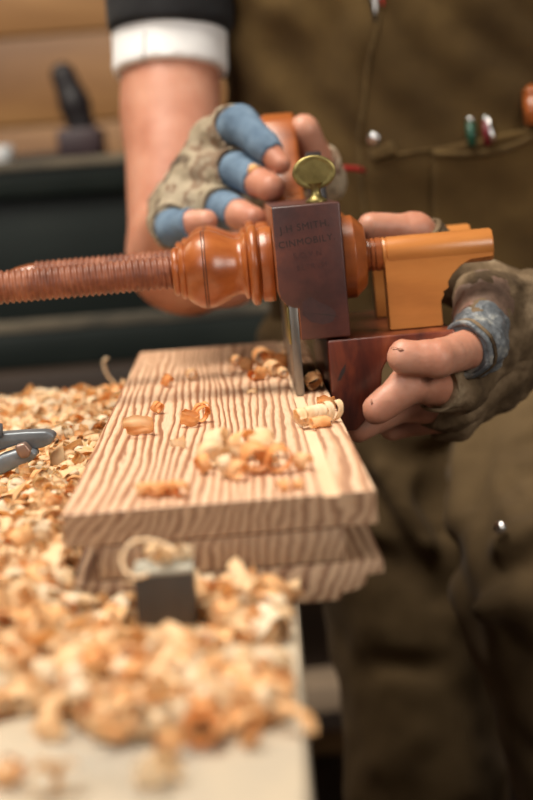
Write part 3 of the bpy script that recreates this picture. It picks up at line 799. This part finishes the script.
for (ax_, ay_) in ((ankR[0], ankR[1]), (ankL[0], ankL[1])):
    def bootfn(p, ax_=ax_, ay_=ay_):
        d = smin(cone(p, (ax_, ay_, .12), (ax_, ay_, .05), .045, .045), cone(p, (ax_, ay_, .045), (ax_-.03, ay_-.17, .035), .045, .040), .03)
        return smax(d, .001-p[:, 2], .002)
    organic('boot', bootfn, (ax_-.12, ay_-.25, -.01), (ax_+.1, ay_+.1, .2), .008, 'dark_tool', person, 1)

# things in the vest pocket
def pocket_item(name, px, py, py2, r, mats, label, cat, group=None):
    h = hit(vb, px, py+6)
    a = Vector(h[0])+h[1]*.0015+Vector((0, -r*.35-.003, 0))
    top = Vector(P(px, py, 1))-Vector(CAM)
    D = (a-Vector(CAM)).dot(Vector(_F))
    t = Vector(P(px, py, D)); bo = Vector(P(px+2, py2, D))
    ax = (t-bo); n = ax.length; ax.normalize()
    body_, cap_ = mats
    root = empty(name, bo, label, cat, group)
    b0 = tube([bo-bo, ax*(n*.86)], r, 14); link('barrel', b0, body_, root)
    c0 = tube([ax*(n*.86), ax*(n*.97), ax*n, ax*(n+r*.5)], [r*1.03, r*1.03, r*.9, r*.45], 14); link('cap', c0, cap_, root)
    return root, a, D
r1_, a1, D1 = pocket_item('pen', 470, 118, 146, .0036, ('green_pl', 'silver'), 'dark green pen with silver cap in the vest pocket', 'pen')
r2_, a2, D2 = pocket_item('pen', 486, 117, 145, .0034, ('red_pl', 'silver'), 'dark red pen with silver cap in the vest pocket', 'pen')
clip = tube([(0, 0, 0), (.001, -.004, -.001), (.002, -.006, -.012), (.0025, -.0058, -.018)], [.0012, .0016, .0018, .0030], 8)
ck = link('clip', clip, 'silver', r2_); ck.location = Vector(P(487, 119, D2))-r2_.location
r3_, a3, D3 = pocket_item('wooden_tool', 533, 90, 125, .0085, ('box', 'box'), 'orange wooden handle sticking out of the vest pocket', 'tool')

# ------------------------------------------------------------------ bench dog
dogc = (P(133, 575, .72)+P(192, 570, .72))/2
dog = empty('bench_dog', (dogc[0], dogc[1], .85), 'square dark bench dog with a pale worn top, in front of the boards', 'bench dog')
dog.location.z = .85
w = .0113
link('post', box(-w, w, 0, 2*w, .0002, .0272, .0008), 'dog', dog)
link('dog_cap', box(-w-.0002, w+.0002, -.0002, 2*w+.0002, .0272, .0292, .0006), 'dog_top', dog)

# ------------------------------------------------------------------ grey adjustable tool on the shavings
tz = .884
gt = empty('metal_clamp', tuple(G(20, 455, tz)), 'grey metal double-armed tool lying on the shavings left of the boards', 'tool')
o_ = np.array(gt.location)
TD = float((o_-CAM)@_F)
def Q(px, py, dz=0): return P(px, py, TD)-o_+np.array([0, 0, dz])
def bar(pts, depth, y0, bw=.003):
    """metal bar seen side on: outline in x and z, with real depth along y"""
    return prism([(float(Q(a, b_)[0]), float(Q(a, b_)[2])) for a, b_ in pts], 'y', y0, y0+depth, bw, 3)
link('upper_jaw', bar([(-70, 452), (-40, 442), (0, 434), (26, 432), (46, 431.5), (53, 434), (55, 438), (51, 444), (43, 448), (34, 450), (25, 449), (20, 444), (0, 451), (-40, 466), (-70, 478)], .014, .001), 'grey_metal', gt)
link('lower_jaw', bar([(-70, 484), (-20, 466), (4, 453), (20, 448), (34, 448), (40, 452), (33, 460), (10, 470), (-20, 484), (-70, 504)], .014, -.007), 'grey_metal', gt)
po = link('pivot_bolt', bar([(17, 443), (27, 440.5), (33, 448), (31, 455), (22, 456), (18, 450)], .009, -.0095, .0012), 'bolt', gt)
link('spur', tube([Q(-16, 430), Q(2, 430.5)], [.005, .004], 10), 'grey_metal', gt)

# ------------------------------------------------------------------ shavings
def curl(r, w, turns, pitch=0.0, grow=.15, th=.00016, seg=14, across=2, wob=.08, seed=0, flare=0.0):
    """coiled ribbon of wood, closed with its own thickness"""
    rr_ = random.Random(seed); n = max(6, int(turns*seg)); ph = [rr_.uniform(0, 6.28) for _ in range(4)]
    outer = []; inner = []
    for i in range(n+1):
        t = i/n; a = 2*PI*turns*t; R_ = r*(1+grow*(t*turns)+wob*math.sin(2.3*a+ph[0])*.6)
        ww = w*(.55+.45*math.sin(PI*min(1, .12+t*1.1)))*(1+.12*math.sin(5*a+ph[1]))
        for j in range(across+1):
            s = (j/across-.5)
            y = s*ww+pitch*t*turns+.04*w*math.sin(3*a+ph[2])
            R2 = R_*(1+flare*s)+.10*r*math.cos(s*PI)*.5
            outer.append((R2*math.cos(a), y, R2*math.sin(a))); inner.append(((R2-th)*math.cos(a), y, (R2-th)*math.sin(a)))
    m_ = across+1; o = len(outer); fs = []
    for i in range(n):
        for j in range(across):
            a = i*m_+j; fs.append((a, a+1, a+m_+1, a+m_)); fs.append((o+a, o+a+m_, o+a+m_+1, o+a+1))
        for j in (0, across): a = i*m_+j; fs.append((a, a+m_, o+a+m_, o+a))
    for j in range(across):
        for i in (0, n): a = i*m_+j; fs.append((a, a+1, o+a+1, o+a))
    return outer+inner, fs
def curl_mesh(*a, **k):
    v, f = curl(*a, **k); me = mesh(v, f); me.polygons.foreach_set('use_smooth', [True]*len(me.polygons)); return me
def place(o, loc, rot, s=1.0):
    """rest the shaving so that its lowest point touches loc.z"""
    o.rotation_euler = rot; o.scale = (s, s, s)
    R_ = o.rotation_euler.to_matrix()
    zmin = min((R_ @ v.co).z for v in o.data.vertices)*s
    o.location = (loc[0], loc[1], loc[2]-zmin+.0002)

protos = []
for i in range(26):
    kind = i % 5
    rr_ = random.Random(100+i)
    if kind == 0: me = curl_mesh(rr_.uniform(.0034, .0048), rr_.uniform(.006, .010), rr_.uniform(1.6, 2.6), .0015, .10, seed=i)
    elif kind == 1: me = curl_mesh(rr_.uniform(.0040, .0058), rr_.uniform(.007, .011), rr_.uniform(.8, 1.4), .001, .2, seed=i, wob=.2, flare=.2)
    elif kind == 2: me = curl_mesh(rr_.uniform(.0028, .004), rr_.uniform(.006, .008), rr_.uniform(2.2, 3.2), rr_.uniform(.003, .005), .05, seed=i)
    elif kind == 3: me = curl_mesh(rr_.uniform(.008, .012), rr_.uniform(.008, .011), rr_.uniform(.22, .4), 0, .3, seed=i, wob=.25, flare=.3)
    else: me = curl_mesh(rr_.uniform(.0036, .005), rr_.uniform(.005, .008), rr_.uniform(.9, 1.4), .004, .35, seed=i, flare=.35)
    me.materials.append(M[('shave', 'shave', 'shave_cream', 'shave_orange', 'shave')[(i*7) % 5]])
    protos.append(me)
# height of the heap over the bench
def nz2(x, y, s, seed):
    return float(vnoise(np.array([[x, y, .37]]), s, seed)[0])
def in_boards(x, y, m=.0):
    xx = x+(y-BY)*YAW
    return BX-m < xx < .0425+m and BY-m < y < BY+.715+m
def heap(x, y):
    """thickness of the heap of shavings"""
    ex = edge_x(y)
    if x > ex-(.009 if y < .735 else .005): return -1
    n1_ = nz2(x, y, 22, 1); n2_ = nz2(x, y, 60, 2)
    if y > BY: h = .018+.006*n1_+.003*n2_
    else: h = .0075+.0035*n1_+.002*n2_+.012*max(0, min(1, (-.076-x)/.02))*min(1, max(0, (y-.64)/.05))
    if y <= BY: h *= 1-.75*max(0, 1-((x+.046)/.045)**2)*max(0, min(1, (y-.655)/.03))*max(0, min(1, (-.024-x)/.012))
    # front border of the heap
    fb = .585+.02*nz2(x, y*0, 30, 5)+(.03 if x < -.055 else 0)*min(1, (-x-.055)/.03)
    h = h*min(1, max(0, (y-fb)/.05))**.7
    h -= .022*max(0, 1-abs(y-.668)/.034)*max(0, 1-abs(x+.006)/.026)          # bare patch by the edge
    h += .0025*max(0, 1-((x+.034)/.012)**2-((y-.742)/.016)**2)
    dx = max(0, x-(ex-.016))/.016; h *= 1-.75*dx if y < BY else 1-.45*dx
    if x < BX-.01 and y > BY: h = h+.006*max(0, 1-(BX-x-.01)/.05)
    if y > 1.40: h *= max(.25, 1-(y-1.40)/.14)
    # the tool presses in
    t = G(15, 455, .87)
    return h
# bed under the loose curls
def grid_bed():
    vs = []; fs = []; ids = {}
    xs = np.arange(-.30, .03, .005); ys = np.arange(.59, 1.545, .006)
    for i, x in enumerate(xs):
        for j, y in enumerate(ys):
            if in_boards(x, y, .002): h = -.001
            else: h = heap(x, y)*.8-.001
            if abs(x-dog.location.x) < .0145 and dog.location.y-.003 < y < dog.location.y+.026: h = -.001
            ids[i, j] = len(vs); vs.append((x, y, .85+max(h, -.0008)+.0015*rnd.random()*(h > 0)))
    keep = []
    for i in range(len(xs)-1):
        for j in range(len(ys)-1):
            q = (ids[i, j], ids[i+1, j], ids[i+1, j+1], ids[i, j+1])
            if max(vs[k][2] for k in q) > .851 and xs[i+1] < edge_x(ys[j]): fs.append(q)
    return mesh(vs, fs)
cand = []
tries = 0
while len(cand) < 9500 and tries < 110000:
    tries += 1
    y = .565+.965*rnd.random()**1.35; x = rnd.uniform(-.27, .02)
    # only what the camera or a small step aside could see
    if x < -.145*y-.055: continue
    if in_boards(x, y, .005): continue
    if abs(x-dog.location.x) < .017 and dog.location.y-.006 < y < dog.location.y+.028: continue
    h = heap(x, y)
    if h < .0012: continue
    if abs(x-dog.location.x) < .020 and .675 < y < dog.location.y+.028: continue
    cand.append((x, y, .85+max(0, h*rnd.uniform(.72, 1.0)-.002)))
tool_pts = [P(a, b_, TD) for a, b_ in ((0, 440), (20, 438), (40, 439), (5, 460), (20, 455), (-20, 455), (-20, 470), (30, 452))]
cand = [c for c in cand if min((c[0]-t[0])**2+(c[1]-t[1])**2 for t in tool_pts) > .015**2 or c[2] < .863]
# scattered ones on the bare front of the bench
for px, py in ((20, 790), (45, 796), (70, 792), (8, 780), (160, 770), (165, 785), (172, 758), (150, 792), (285, 735), (250, 748), (105, 745), (130, 735), (60, 735), (30, 742), (200, 748), (215, 742)):
    g = G(px, py, .85); cand.append((g[0], g[1], .85))
def in_frame(c):
    d = np.array(c)-CAM; D = d@_F; return -15 < 266.5+FPX*(d@_R)/D < 548 and 400-FPX*(d@_U)/D < 820
cand.sort(key=lambda c: c[1]); inf = [c for c in cand if in_frame(c)]
# the nearest 300 in view that lie on top of the heap are individuals
topmost = [c for c in inf if c[2]-.85 > .8*max(0, heap(c[0], c[1]))-.0015 and heap(c[0], c[1]) > 0] 
flat = [c for c in inf if c[2] == .85]
rnd.shuffle(topmost); near = sorted(topmost, key=lambda c: c[1])[:900]; rnd.shuffle(near)
indiv = flat+near[:300-len(flat)]
sel = set(map(tuple, indiv))
rest = [c for c in cand if tuple(c) not in sel]
LAB = 'small curled pale shaving lying loose in the heap on the bench'
for c in indiv:
    me = protos[rnd.randrange(len(protos))]
    o = bpy.data.objects.new('wood_shaving', me); C.objects.link(o)
    place(o, c, (rnd.uniform(-.6, .6)+(PI/2 if rnd.random() < .25 else 0), rnd.uniform(-.6, .6), rnd.uniform(0, 6.28)), rnd.uniform(.62, 1.0))
    tag(o, LAB, 'wood shaving', 'shavings heaped on the bench')
# the rest as one heap
pv = [np.array([v.co[:] for v in me.vertices]) for me in protos]
pf = [[tuple(p.vertices) for p in me.polygons] for me in protos]
V_, F_, MI = [], [], []; k = 0
midx = {'pine_shaving': 0, 'orange_shaving': 1, 'cream_shaving': 2}
for c in rest:
    i = rnd.randrange(len(protos)); s = rnd.uniform(.6, 1.0)*(1 if c[1] < .8 else .95)
    R_ = np.array(Matrix.Rotation(rnd.uniform(0, 6.28), 3, 'Z') @ Matrix.Rotation(rnd.uniform(-.7, .7), 3, 'Y') @ Matrix.Rotation(rnd.uniform(-.9, .9)+(PI/2 if rnd.random() < .25 else 0), 3, 'X'))
    v = (pv[i]@R_.T)*s; v = v-np.array([0, 0, v[:, 2].min()])+np.array(c)
    V_.append(v); F_ += [tuple(q+k for q in f) for f in pf[i]]; MI += [midx[protos[i].materials[0].name]]*len(pf[i]); k += len(v)
me = mesh(np.concatenate(V_), F_)
hp = link('shaving_heap', me, ['shave', 'shave_orange', 'shave_cream'])
hp.data.polygons.foreach_set('material_index', MI)
tag(hp, 'deep loose heap of pale wood shavings covering the bench', 'wood shavings', None, 'stuff')
bed = link('shaving_layer', grid_bed(), 'shave_bed'); bed.parent = hp
bed['kind'] = 'stuff'

# shavings lying on the top board and in special places
def shav(px, py, z, args, mat, rot, label, group=None, s=1.0, **kw):
    me = curl_mesh(*args, **kw); me.materials.append(M[mat])
    o = bpy.data.objects.new('wood_shaving', me); C.objects.link(o)
    g = G(px, py, z); place(o, (g[0], g[1], z), rot, s)
    return tag(o, label, 'wood shaving', group)
Z = BT
shav(139, 437, Z, (.0074, .0060, 1.45, .0022, .05), 'shave', (1.93, .18, 2.6), 'ring-shaped curl standing on the left side of the top board', seed=301, seg=24)
shav(159, 414, Z, (.0028, .0045, 1.6, .001, .2), 'shave_orange', (.3, .1, 1.0), 'tiny curl behind the ring-shaped curl on the top board', seed=302)
shav(190, 427, Z, (.0044, .0062, 1.4, .001, .12), 'shave', (1.85, .2, .2), 'small curl beside a looped one at the middle of the top board', seed=303)
shav(204, 423, Z, (.0045, .0035, 1.6, .002, .15), 'shave_orange', (.3, .2, .9), 'thin orange looped curl at the middle of the top board', seed=304, seg=20)
shav(206, 411, Z, (.0022, .004, 1.0, .001, .2), 'shave_orange', (.2, .2, .3), 'tiny orange chip just behind the thin looped curl', seed=305)
shav(174, 449, Z, (.006, .006, .35, 0, .2), 'shave_cream', (1.4, 0, .4), 'flat pale flake in front of the middle curls', seed=306)
shav(192, 381, Z, (.003, .0055, 1.4, .001, .2), 'shave', (.3, .1, .3), 'small curl towards the far left part of the top board, right of another', seed=307)
shav(169, 387, Z, (.0034, .0055, 1.2, .002, .2), 'shave_orange', (.4, .1, 1.3), 'leftmost small curl near the far end of the top board', seed=308)
shav(252, 394, Z, (.003, .0035, .5, 0, .2), 'shave_cream', (1.2, 0, .4), 'pale fleck on the top board left of the skate', seed=309)
far = 'curled shaving in the clump left of the skate'
for i, (px, py, w_, r_, rz) in enumerate(((238, 366, .006, .003, .4), (250, 372, .007, .004, 1.0), (263, 366, .009, .0055, .2), (263, 380, .006, .0036, 1.6), (275, 377, .009, .0045, .6), (284, 370, .009, .0045, 1.1), (284, 379, .006, .003, .2), (270, 362, .007, .0035, 2.0), (290, 360, .006, .003, .9), (256, 381, .0055, .003, 2.4))):
    shav(px, py, Z, (r_, w_, 1.6, .002, .1), ('shave', 'shave_orange')[i % 2], (.2, .15*(-1)**i, rz), far, 'clump of curls left of the skate', seed=320+i)
shav(315, 391, Z, (.0046, .007, 1.3, .002, .2), 'shave', (.7, .4, .7), 'dark shaded curl between the skate and the fence', seed=340)
shav(299, 428, Z, (.0046, .0068, 4.2, .0060, .03), 'shave_cream', (.05, .0, -.95), 'long tight ringlet lying across the groove in front of the plane', seed=341, seg=22)
shav(327, 412, Z, (.0046, .0075, 1.5, .001, .1), 'shave_orange', (1.3, .1, .4), 'orange curl standing at the corner of the fence', seed=342, seg=20)
shav(320, 428, Z, (.0026, .011, 1.6, .001, .1), 'shave_orange', (0, 0, -1.35), 'narrow rolled shaving right of the long ringlet', seed=343)
mid = 'pale curl in the large clump on the near half of the top board'
for i, (px, py, w_, r_, rz, mt_) in enumerate(((212, 468, .008, .0055, .3, 'shave_cream'), (222, 462, .009, .007, 1.2, 'shave_cream'), (236, 472, .008, .005, 2.2, 'shave_cream'), (247, 460, .009, .006, .8, 'shave'), (258, 474, .011, .0060, .4, 'shave_orange'), (268, 468, .010, .0075, 1.5, 'shave'), (280, 474, .008, .0055, .2, 'shave_orange'), (262, 455, .008, .0055, 2.8, 'shave_cream'), (240, 481, .006, .004, .9, 'shave'), (228, 478, .006, .0045, 1.7, 'shave_cream'), (276, 458, .006, .004, 1.1, 'shave_cream'), (206, 474, .005, .004, 1.9, 'shave'))):
    shav(px, py, Z, (r_, w_, 1.15, .002, .12), mt_, (.3*(-1)**i, .3, rz), mid, 'large pale clump on the board', seed=350+i)
shav(305, 470, Z, (.0036, .007, 1.1, .002, .1), 'shave', (.2, .2, 1.2), 'small curl right of the large pale clump', seed=370)
nr_ = 'orange curl in the small row at the near left of the top board'
for i, (px, py) in enumerate(((145, 497), (158, 498), (170, 496), (181, 498))):
    shav(px, py, Z, (.0028, .008, 1.2, .001, .1), 'shave_orange', (.1, .1, -1.4+.4*i), nr_, 'row of orange curls near the end of the board', seed=380+i)
shav(283, 492, Z, (.0022, .005, 1.0, .001, .1), 'shave_orange', (.1, .1, -1.2), 'small orange curl near the near edge in front of the pale clump', seed=390)
shav(297, 490, Z, (.0018, .005, 1.0, .001, .1), 'shave', (.1, .1, -1.0), 'small pale curl near the near edge beside an orange one', seed=391)

def strand(pts, w_, mat, label, name='wood_shaving'):
    """long narrow ribbon through points, with thickness"""
    pts = [Vector(p) for p in pts]
    cu = []
    for i in range(len(pts)-1):      # catmull-rom
        p0, p1, p2, p3 = pts[max(i-1, 0)], pts[i], pts[i+1], pts[min(i+2, len(pts)-1)]
        for t in [q/8 for q in range(8)]:
            cu.append(.5*((2*p1)+(p2-p0)*t+(2*p0-5*p1+4*p2-p3)*t*t+(3*p1-p0-3*p2+p3)*t**3))
    cu.append(pts[-1]); o = cu[0].copy()
    me = tube([c-o for c in cu], w_, 4); me.materials.append(M[mat])
    ob = bpy.data.objects.new(name, me); C.objects.link(ob); ob.location = o
    return tag(ob, label, 'wood shaving')
dtop = .85+.0294
def PD(px, py, D): return P(px, py, D)
strand([PD(180, 559, .722), PD(174, 551, .722), PD(163, 544, .725), PD(148, 540, .728), PD(133, 542, .728), PD(124, 551, .726), PD(122, 562, .722), PD(127, 573, .718), PD(137, 577, .713), PD(148, 574, .712)], .0007, 'shave_cream', 'thin looped shaving hanging off the bench dog')
dl = 'pale curl lying on top of the bench dog'
for i, (px, py, rz) in enumerate(((155, 562, .5), (172, 562, 1.4), (186, 560, 2.3), (166, 566, 2.9))):
    shav(px, py, dtop, (.0026, .006, 1.3, .002, .15), 'shave_cream', (.2, .2, rz), dl, 'curls on top of the bench dog', seed=400+i)
zb = .862
b0 = G(112, 398, zb)
strand([P(120, 392, 1.50), P(115, 384, 1.50), P(108, 376, 1.50), P(104, 366, 1.50), P(104, 360, 1.50), P(108, 358, 1.50)], .0009, 'shave_cream', 'thin wisp of shaving curling upward at the far end of the bench')
strand([P(10, 412, 1.46), P(18, 403, 1.46), P(28, 395, 1.46), P(42, 391, 1.46), P(55, 396, 1.46), P(64, 406, 1.46)], .0020, 'shave_cream', 'broad arched shaving at the far left of the bench')

# ------------------------------------------------------------------ tool chest behind and its table
table = empty('side_table', (-.45, 2.75, 0), 'dark wooden table carrying the green tool chest', 'table')
link('table_top', box(-.75, .85, -.40, .40, .735, .800, .004), 'dark_brown', table)
for x in (-.7, .78):
    for y in (-.35, .31): link('leg', box(x, x+.07, y, y+.07, 0, .7345, .004), 'dark_brown', table)
link('shelf', box(-.72, .82, -.36, .36, .30, .33, .003), 'dark_brown', table)
CY = 2.42
chest = empty('tool_chest', (-.45, CY, .8005), 'dark green painted wooden tool chest behind the worker', 'chest')
link('body', box(-.62, .60, .006, .50, .0, .217, .003), 'green_paint', chest)
link('lid', box(-.635, .615, -.012, .515, .2175, .265, .006), 'green_paint', chest)
link('skirting', box(-.632, .612, -.010, .5, .0, .047, .003), 'green_paint', chest)
link('worn_moulding', box(-.632, .612, -.011, .004, .0475, .062, .003), 'worn_edge', chest)
link('lid_edge', box(-.632, .612, -.016, -.0125, .253, .264, .001), 'worn_edge', chest)
# dark wooden tool standing on the chest
z0 = .8005+.2655
bp = P(83, 152, 2.60)
tl = empty('hand_plane', (bp[0], bp[1], z0), 'dark wooden tool with a tall upright handle standing on the chest', 'tool')
link('block', box(-.030, .030, -.05, .05, .0, .040, .006), 'purple_dark', tl)
def hfn(p):
    d = cone(p, (.004, 0, .03), (-.006, 0, .075), .019, .020); d = smin(d, cone(p, (-.006, 0, .075), (-.018, 0, .115), .020, .017), .01); return d
organic('handle', hfn, (-.06, -.04, .0), (.05, .04, .16), .003, 'dark_tool', tl, 1)
# pale cup-like object at the far left of the chest
cp = P(2, 155, 2.55)
cup = link('cup', lathe_z([(0, .016), (.003, .018), (.022, .020), (.0235, .019), (.022, .0182), (.004, .016)], 0, 0, 28), 'white_cloth', None, (cp[0]-.004, cp[1], z0)); tag(cup, 'small pale round cup at the left end of the chest', 'cup')
# long dark rail lying along the chest behind the handle
rl = link('straight_edge', box(-.22, .06, -.010, .010, 0, .014, .002), 'dark_brown', None, (P(60, 150, 2.75)[0], 2.74, z0)); tag(rl, 'long dark strip of wood lying on the chest lid', 'wood strip')
# offcut under the table and a low dark crate
oc = link('offcut', box(-.16, .16, -.05, .05, 0, .035, .003), 'offcut', None, tuple(P(330, 722, 2.35)), .12)
oc.location.z = .3305; 
g = G(332, 722, .345); oc.location = (g[0], max(2.42, g[1]), .3305)
tag(oc, 'pale wood offcut lying on the low table shelf', 'offcut')

# ------------------------------------------------------------------ light
def area(name, loc, target, size, power, col=(1, 1, 1), sy=None):
    ld = bpy.data.lights.new(name, 'AREA'); ld.energy = power; ld.color = col
    ld.shape = 'RECTANGLE'; ld.size = size; ld.size_y = sy or size
    o = bpy.data.objects.new(name, ld); C.objects.link(o); o.location = loc
    o.rotation_euler = (Vector(target)-Vector(loc)).to_track_quat('-Z', 'Y').to_euler(); return o
area('window_light', (-.55, 1.0, 2.9), (.0, 1.1, .9), 1.25, 80, (1, .92, .80), 1.1)
area('front_window', (-1.3, -.9, 2.2), (.05, 1.3, 1.0), 1.1, 24, (1, .95, .9))
area('side_fill', (1.6, -.5, 1.7), (.28, 1.5, .6), .9, 24, (1, .92, .82))  # unseen fill light added to brighten the trousers
area('wall_light', (-1.5, 2.2, 2.2), (-.5, 3.2, 1.15), .5, 10, (1, .80, .56))  # unseen area light aimed at the back wall
w_ = bpy.data.worlds.new('world'); bpy.context.scene.world = w_; w_.use_nodes = True
w_.node_tree.nodes['Background'].inputs[0].default_value = (.95, .88, .80, 1); w_.node_tree.nodes['Background'].inputs[1].default_value = .10

sc = bpy.context.scene
sc.view_settings.view_transform = 'Standard'; sc.view_settings.look = 'None'; sc.view_settings.gamma = 1; sc.view_settings.use_curve_mapping = False
sc.view_settings.exposure = 0.0
sc.cycles.use_denoising = True
sc.cycles.max_bounces = 6
